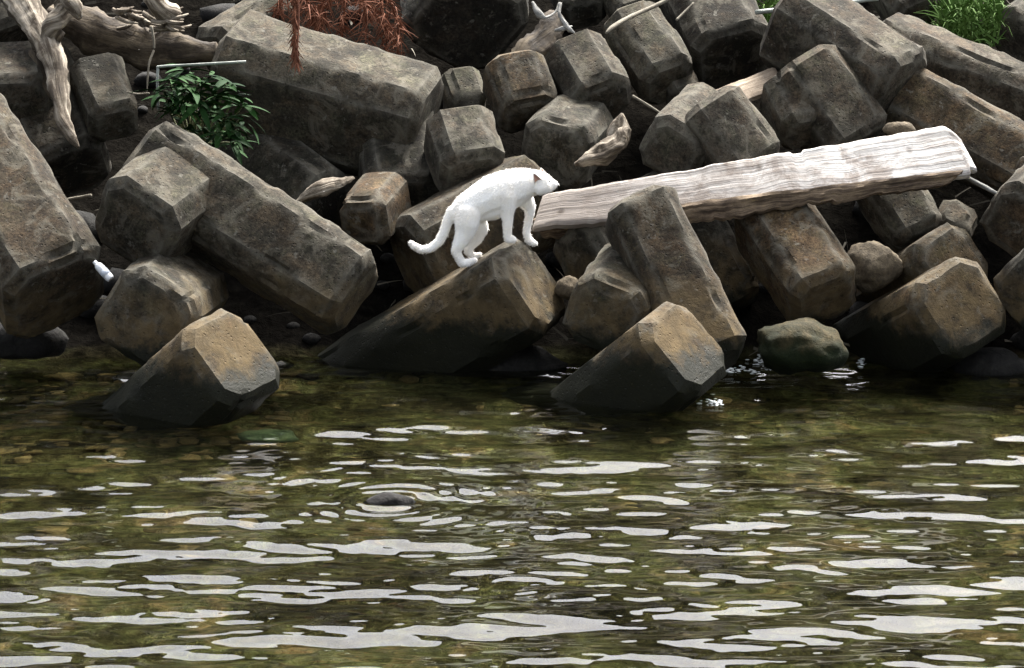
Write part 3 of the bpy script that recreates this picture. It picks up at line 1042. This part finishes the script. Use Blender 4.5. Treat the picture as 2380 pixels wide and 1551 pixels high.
fr = empty('dead_branch', P(800, 20, Y=16.2))
tag(fr, 'rust red dead conifer branch hanging over the huge sloping beam', 'branch')
sp, st = [], []
rnd = random.Random(9)
paths = [[(760, -30), (740, 30), (735, 85)], [(800, -30), (800, 40), (790, 100)], [(840, -30), (850, 40), (850, 110)], [(880, -20), (895, 50), (900, 115)],
         [(700, -30), (720, 10), (760, 60)], [(905, -10), (925, 60), (925, 125)], [(670, -30), (650, 10), (645, 30)], [(820, -20), (870, 30), (915, 70)], [(790, -30), (760, 10), (730, 50)]]
for pth in paths:
    yy = 16.22 + rnd.uniform(-.06, .08)
    st.append(tube_geo([(a, b, yy, .007 - .0018 * i) for i, (a, b) in enumerate(pth)], 5, 5, 0.2, 12))
    c = catmull([list(P(a, b, Y=yy)) for a, b in pth], 16)
    for p in c:
        for k in range(3):
            sp.append((Vector(p) + Vector((rnd.uniform(-.02, .02), rnd.uniform(-.05, .05), rnd.uniform(-.02, .02))), (rnd.gauss(0, .8), rnd.gauss(-.2, .5), rnd.uniform(-1, .25)),
                       rnd.uniform(.04, .12), rnd.uniform(.004, .010), rnd.uniform(.1, .6)))
blades(sp, M_DEAD, 'dead_needles', None, None, parent=fr)
for V, F, A in st:
    mesh_obj('twig', V, F, M_DEAD, parent=fr, attr=A)
fr2 = empty('dead_strand', P(688, 20, Y=15.62))
tag(fr2, 'thin rust red dead strand hanging straight down across the huge beam', 'strand')
sp = []
c = catmull([list(P(a, b, Y=y)) for a, b, y in ((684, -30, 15.75), (687, 40, 15.65), (684, 100, 15.58), (690, 145, 15.52))], 24)
for p in c:
    for k in range(3):
        sp.append((Vector(p), (rnd.gauss(0, .6), rnd.gauss(-.2, .4), -1), rnd.uniform(.03, .07), rnd.uniform(.006, .012), .2))
blades(sp, M_DEAD, 'dead_needles', None, None, parent=fr2)
for V, F, A in (tube_geo([(692, -30, 15.7, .005), (694, 40, 15.62, .005), (690, 145, 15.5, .003)], 5, 6), tube_geo([(680, -30, 15.75, .006), (684, 60, 15.65, .005), (678, 135, 15.56, .003)], 5, 6)):
    mesh_obj('stalk', V, F, M_DEAD, parent=fr2, attr=A)


# weed, foam and pale reflection flecks on the water
def on_water(px, py):
    d = ray(px, py)
    s_ = -CAM_H / d.z
    return Vector((0, 0, CAM_H)) + d * s_


foam_v, foam_f, off = [], [], 0
for cx, cy, sx, sy, n in ((1785, 838, 50, 16, 90), (1700, 862, 55, 8, 40), (2000, 838, 16, 14, 12), (2290, 838, 40, 10, 30), (1660, 935, 30, 14, 30)):  # last cluster stands in for pale sky reflections on calm water
    for k in range(n):
        b = on_water(random.gauss(cx, sx * .5), random.gauss(cy, sy * .5))
        r = random.uniform(.003, .009)
        V, F = boulder_geo((b.x, b.y, .006), r, (1.8, 1.2, .5), 1, 0.3, k * 3.1 + cx)
        foam_v.append(V); foam_f += [tuple(i + off for i in f) for f in F]; off += len(V)
o = mesh_obj('foam', np.vstack(foam_v), foam_f, make_plain('foam', (0.55, 0.58, 0.58), 0.4), origin=Vector((0, 0, 0)))
tag(o, 'scraps of white foam where the water laps the stones, some standing in for sky reflections', 'foam', kind='stuff')

# little plastic bottle in the gap
bt = empty('plastic_bottle', P(240, 630, Y=13.92))
tag(bt, 'small white plastic bottle stuck between the brown slab and the pointed grey block', 'bottle')
V, F, A = tube_geo([(226, 615, 13.94, .012), (231, 620, 13.93, .020), (252, 642, 13.91, .020), (258, 648, 13.905, .017)], 12, 5)
mesh_obj('bottle_body', V, F, M_PLASTIC, parent=bt)
V, F, A = tube_geo([(219, 607, 13.945, .010), (226, 615, 13.94, .011)], 10, 2)
mesh_obj('cap', V, F, M_PLASTIC, parent=bt)
V, F, A = tube_geo([(240, 629, 13.92, .0212), (249, 639, 13.912, .0212)], 12, 2)
mesh_obj('label_band', V, F, M_GREYPL, parent=bt)

# ------------------------------------------------------------------ the cat
dg = bpy.context.evaluated_depsgraph_get()


def bvh_of(o):
    me = o.data
    mw = Matrix.Translation(o.location)
    return BVHTree.FromPolygons([mw @ v.co for v in me.vertices], [tuple(p.vertices) for p in me.polygons])


pb = bvh_of(perch)


def hit(b, px, py):
    d = ray(px, py).normalized()
    r = b.ray_cast(Vector((0, 0, CAM_H)), d)
    return r[0]


def zo(zx, zy):
    return 914.9 + .19306 * zx, 349.3 + .19306 * zy


hh = hit(pb, *zo(870, 1430)) or P(*zo(870, 1430), Y=14.45)
hf = hit(pb, *zo(1450, 1135)) or P(*zo(1450, 1135), Y=14.25)
print('cat feet on', hh, hf)


def cat_y(zx):
    t = (zx - 870) / (1450 - 870)
    return hh.y + 0.03 + (hf.y - hh.y) * max(-.4, min(1.3, t))


KM = .19306 * 36.0 / FOC / PW * 14.3 / math.cos(0.15)   # metres per traced unit


def cp(zx, zy, dy=0.0):
    return P(*zo(zx, zy), Y=cat_y(zx) + dy)


bm = bmesh.new()


def ball(c, r, scale=None):
    m = Matrix.Translation(c)
    if scale: m = m @ Matrix.Diagonal((*scale, 1))
    bmesh.ops.create_icosphere(bm, subdivisions=2, radius=r, matrix=m)


def chain(pts, dy=0.0, squash=1.0):
    pts = [(cp(p[0], p[1], dy + (p[3] if len(p) > 3 else 0)), p[2] * KM * 1.07) for p in pts]
    for (a, ra), (b, rb) in zip(pts[:-1], pts[1:]):
        n = max(1, int((a - b).length / (0.14 * min(ra, rb))))
        for k in range(n):
            t = k / n
            ball(a.lerp(b, t), ra + (rb - ra) * t, (1, squash, 1))
    ball(pts[-1][0], pts[-1][1], (1, squash, 1))


chain([(770, 760, 112), (830, 745, 150), (920, 680, 188), (1060, 600, 208), (1200, 528, 232), (1350, 470, 228), (1480, 425, 208), (1590, 395, 178), (1680, 385, 150), (1760, 380, 130, -.02)], 0, .92)
chain([(1070, 700, 150), (1200, 650, 182), (1330, 570, 182), (1470, 505, 165)], 0, .85)          # belly and chest
chain([(700, 730, 62), (648, 860, 62), (605, 990, 58), (545, 1100, 55), (445, 1180, 52), (335, 1192, 49), (255, 1152, 43), (212, 1112, 33)])
chain([(900, 760, 150), (885, 850, 150), (870, 950, 122), (825, 1070, 96), (770, 1165, 68), (748, 1205, 56), (795, 1300, 50), (835, 1362, 46), (900, 1350, 50), (975, 1322, 42)], -.030)
chain([(960, 800, 150), (1030, 930, 110), (985, 1060, 84), (905, 1165, 58), (900, 1215, 48), (950, 1270, 42), (990, 1275, 40), (1040, 1250, 32)], .06)
chain([(1380, 540, 125), (1372, 640, 105), (1372, 735, 80), (1375, 850, 62), (1372, 960, 54), (1372, 1035, 48), (1390, 1066, 50), (1448, 1072, 42)], -.042)
chain([(1560, 560, 115), (1640, 680, 70), (1640, 770, 52), (1612, 890, 46), (1602, 990, 43), (1622, 1068, 43), (1652, 1100, 46), (1698, 1118, 38)], .05)
# head held low, looking along the plank
chain([(1740, 372, 128, -.02), (1790, 385, 120, -.03)], 0, .95)
chain([(1780, 440, 96, -.04), (1835, 432, 84, -.045)])
chain([(1845, 395, 90, -.03), (1895, 404, 64, -.032), (1930, 404, 50, -.032), (1948, 400, 38, -.032)])
chain([(1885, 438, 50, -.03), (1920, 432, 40, -.03)])
me = bpy.data.meshes.new('cat_raw')
bm.to_mesh(me)
bm.free()
raw = bpy.data.objects.new('cat_raw', me)
COL.objects.link(raw)
m = raw.modifiers.new('r', 'REMESH')
m.mode = 'VOXEL'
m.voxel_size = 0.0042
m2 = raw.modifiers.new('s', 'SMOOTH')
m2.iterations = 26
m2.factor = 0.5
dg = bpy.context.evaluated_depsgraph_get()
ev = raw.evaluated_get(dg)
cm = bpy.data.meshes.new_from_object(ev)
bpy.data.objects.remove(raw)
cat_root = empty('white_cat', hf.copy())
tag(cat_root, 'white cat standing on a dark concrete block, head lowered beside the plank', 'cat')
Vc = np.array([v.co for v in cm.vertices])
Fc = [tuple(p.vertices) for p in cm.polygons]
body = mesh_obj('body', Vc, Fc, M_FUR, parent=cat_root)
cb = BVHTree.FromPolygons([Vector(v) for v in Vc], Fc)


def bead(name, zx, zy, r, mat, sink=0.3, scale=(1, 1, 1)):
    h = hit(cb, *zo(zx, zy))
    if h is None: return
    V, F = boulder_geo(h + Vector((0, r * sink, 0)), r, scale, 3, 0.0)
    return mesh_obj(name, V, F, mat, parent=cat_root)


# short coat: fine hairs lying back along the body
fv, ff = [], []
bm2 = [(cm.polygons[i].center.copy(), cm.polygons[i].normal.copy()) for i in range(len(cm.polygons))]
rnd = random.Random(3)
for c, nn in rnd.sample(bm2, min(len(bm2), 16000)):
    back = Vector((-0.8, 0.1, -0.45))
    d = (back - nn * back.dot(nn))
    if d.length < 0.2: d = Vector((0, 0, -1)) - nn * -nn.z
    d = (d.normalized() + nn * rnd.uniform(.25, .6) + Vector((rnd.gauss(0, .25), rnd.gauss(0, .25), rnd.gauss(0, .25)))).normalized()
    sd_ = d.cross(nn)
    if sd_.length < 1e-4: continue
    sd_ = sd_.normalized() * 0.0013
    ln = rnd.uniform(.008, .016)
    i0 = len(fv)
    b0 = c - nn * .001
    fv += [tuple(b0 - sd_), tuple(b0 + sd_), tuple(b0 + d * ln * .6 + sd_ * .7), tuple(b0 + d * ln * .6 - sd_ * .7), tuple(b0 + d * ln - nn * .001)]
    ff += [(i0, i0 + 1, i0 + 2, i0 + 3), (i0 + 3, i0 + 2, i0 + 4)]
fur = mesh_obj('fur', fv, ff, M_FUR, parent=cat_root)
fur['kind'] = 'stuff'

bead('eye', 1872, 366, .0058, M_EYE, 0.25, (1.2, .6, .85))
bead('nose', 1986, 394, .0050, M_NOSE, 0.0, (.8, 1.0, .8))


def ear(bx, by, tx, ty, width, dy, lean):
    """thin cupped triangle from the skull to its tip, with a pink lining as a sub-part"""
    b, t = cp(bx, by, dy), cp(tx, ty, dy - lean)
    ax = t - b
    sd_ = ax.cross(VF).normalized() * (width * KM * .5)
    nn = sd_.cross(ax).normalized()
    if nn.dot(VF) > 0: nn = -nn
    pts, inn, n = [], [], 7
    for i in range(n):
        v = i / (n - 1)
        w_ = (1 - v) ** .75 + .04
        for j in range(n):
            u = j / (n - 1) * 2 - 1
            p = b + ax * v + sd_ * (u * w_) - nn * (.010 * (1 - u * u) * (1 - v * .7)) + nn * .004
            pts.append(p)
            inn.append(b + ax * (.08 + v * .74) + sd_ * (u * w_ * .72) - nn * (.010 * (1 - u * u) * (1 - v * .7)) + nn * .0062)
    F = grid_faces(n, n).tolist()
    m_ = n * n
    V2 = [tuple(p) for p in pts] + [tuple(p - nn * .003) for p in pts]
    F2 = F + [[q + m_ for q in f[::-1]] for f in F]
    rim = [j for j in range(n)] + [i * n + n - 1 for i in range(1, n)] + [(n - 1) * n + j for j in range(n - 2, -1, -1)] + [i * n for i in range(n - 2, 0, -1)]
    F2 += [(q, p_, p_ + m_, q + m_) for p_, q in zip(rim, rim[1:] + rim[:1])]
    e = mesh_obj('ear', V2, F2, M_FUR, parent=cat_root)
    q = mesh_obj('inner_ear', [tuple(p) for p in inn], F, M_PINK)
    q.parent = e
    q.matrix_parent_inverse = e.matrix_basis.inverted() @ Matrix.Translation(cat_root.location).inverted() if False else (Matrix.Translation(cat_root.location) @ e.matrix_parent_inverse @ e.matrix_basis).inverted()


ear(1738, 372, 1678, 262, 105, -.072, .012)
ear(1800, 290, 1772, 205, 90, .012, .0)
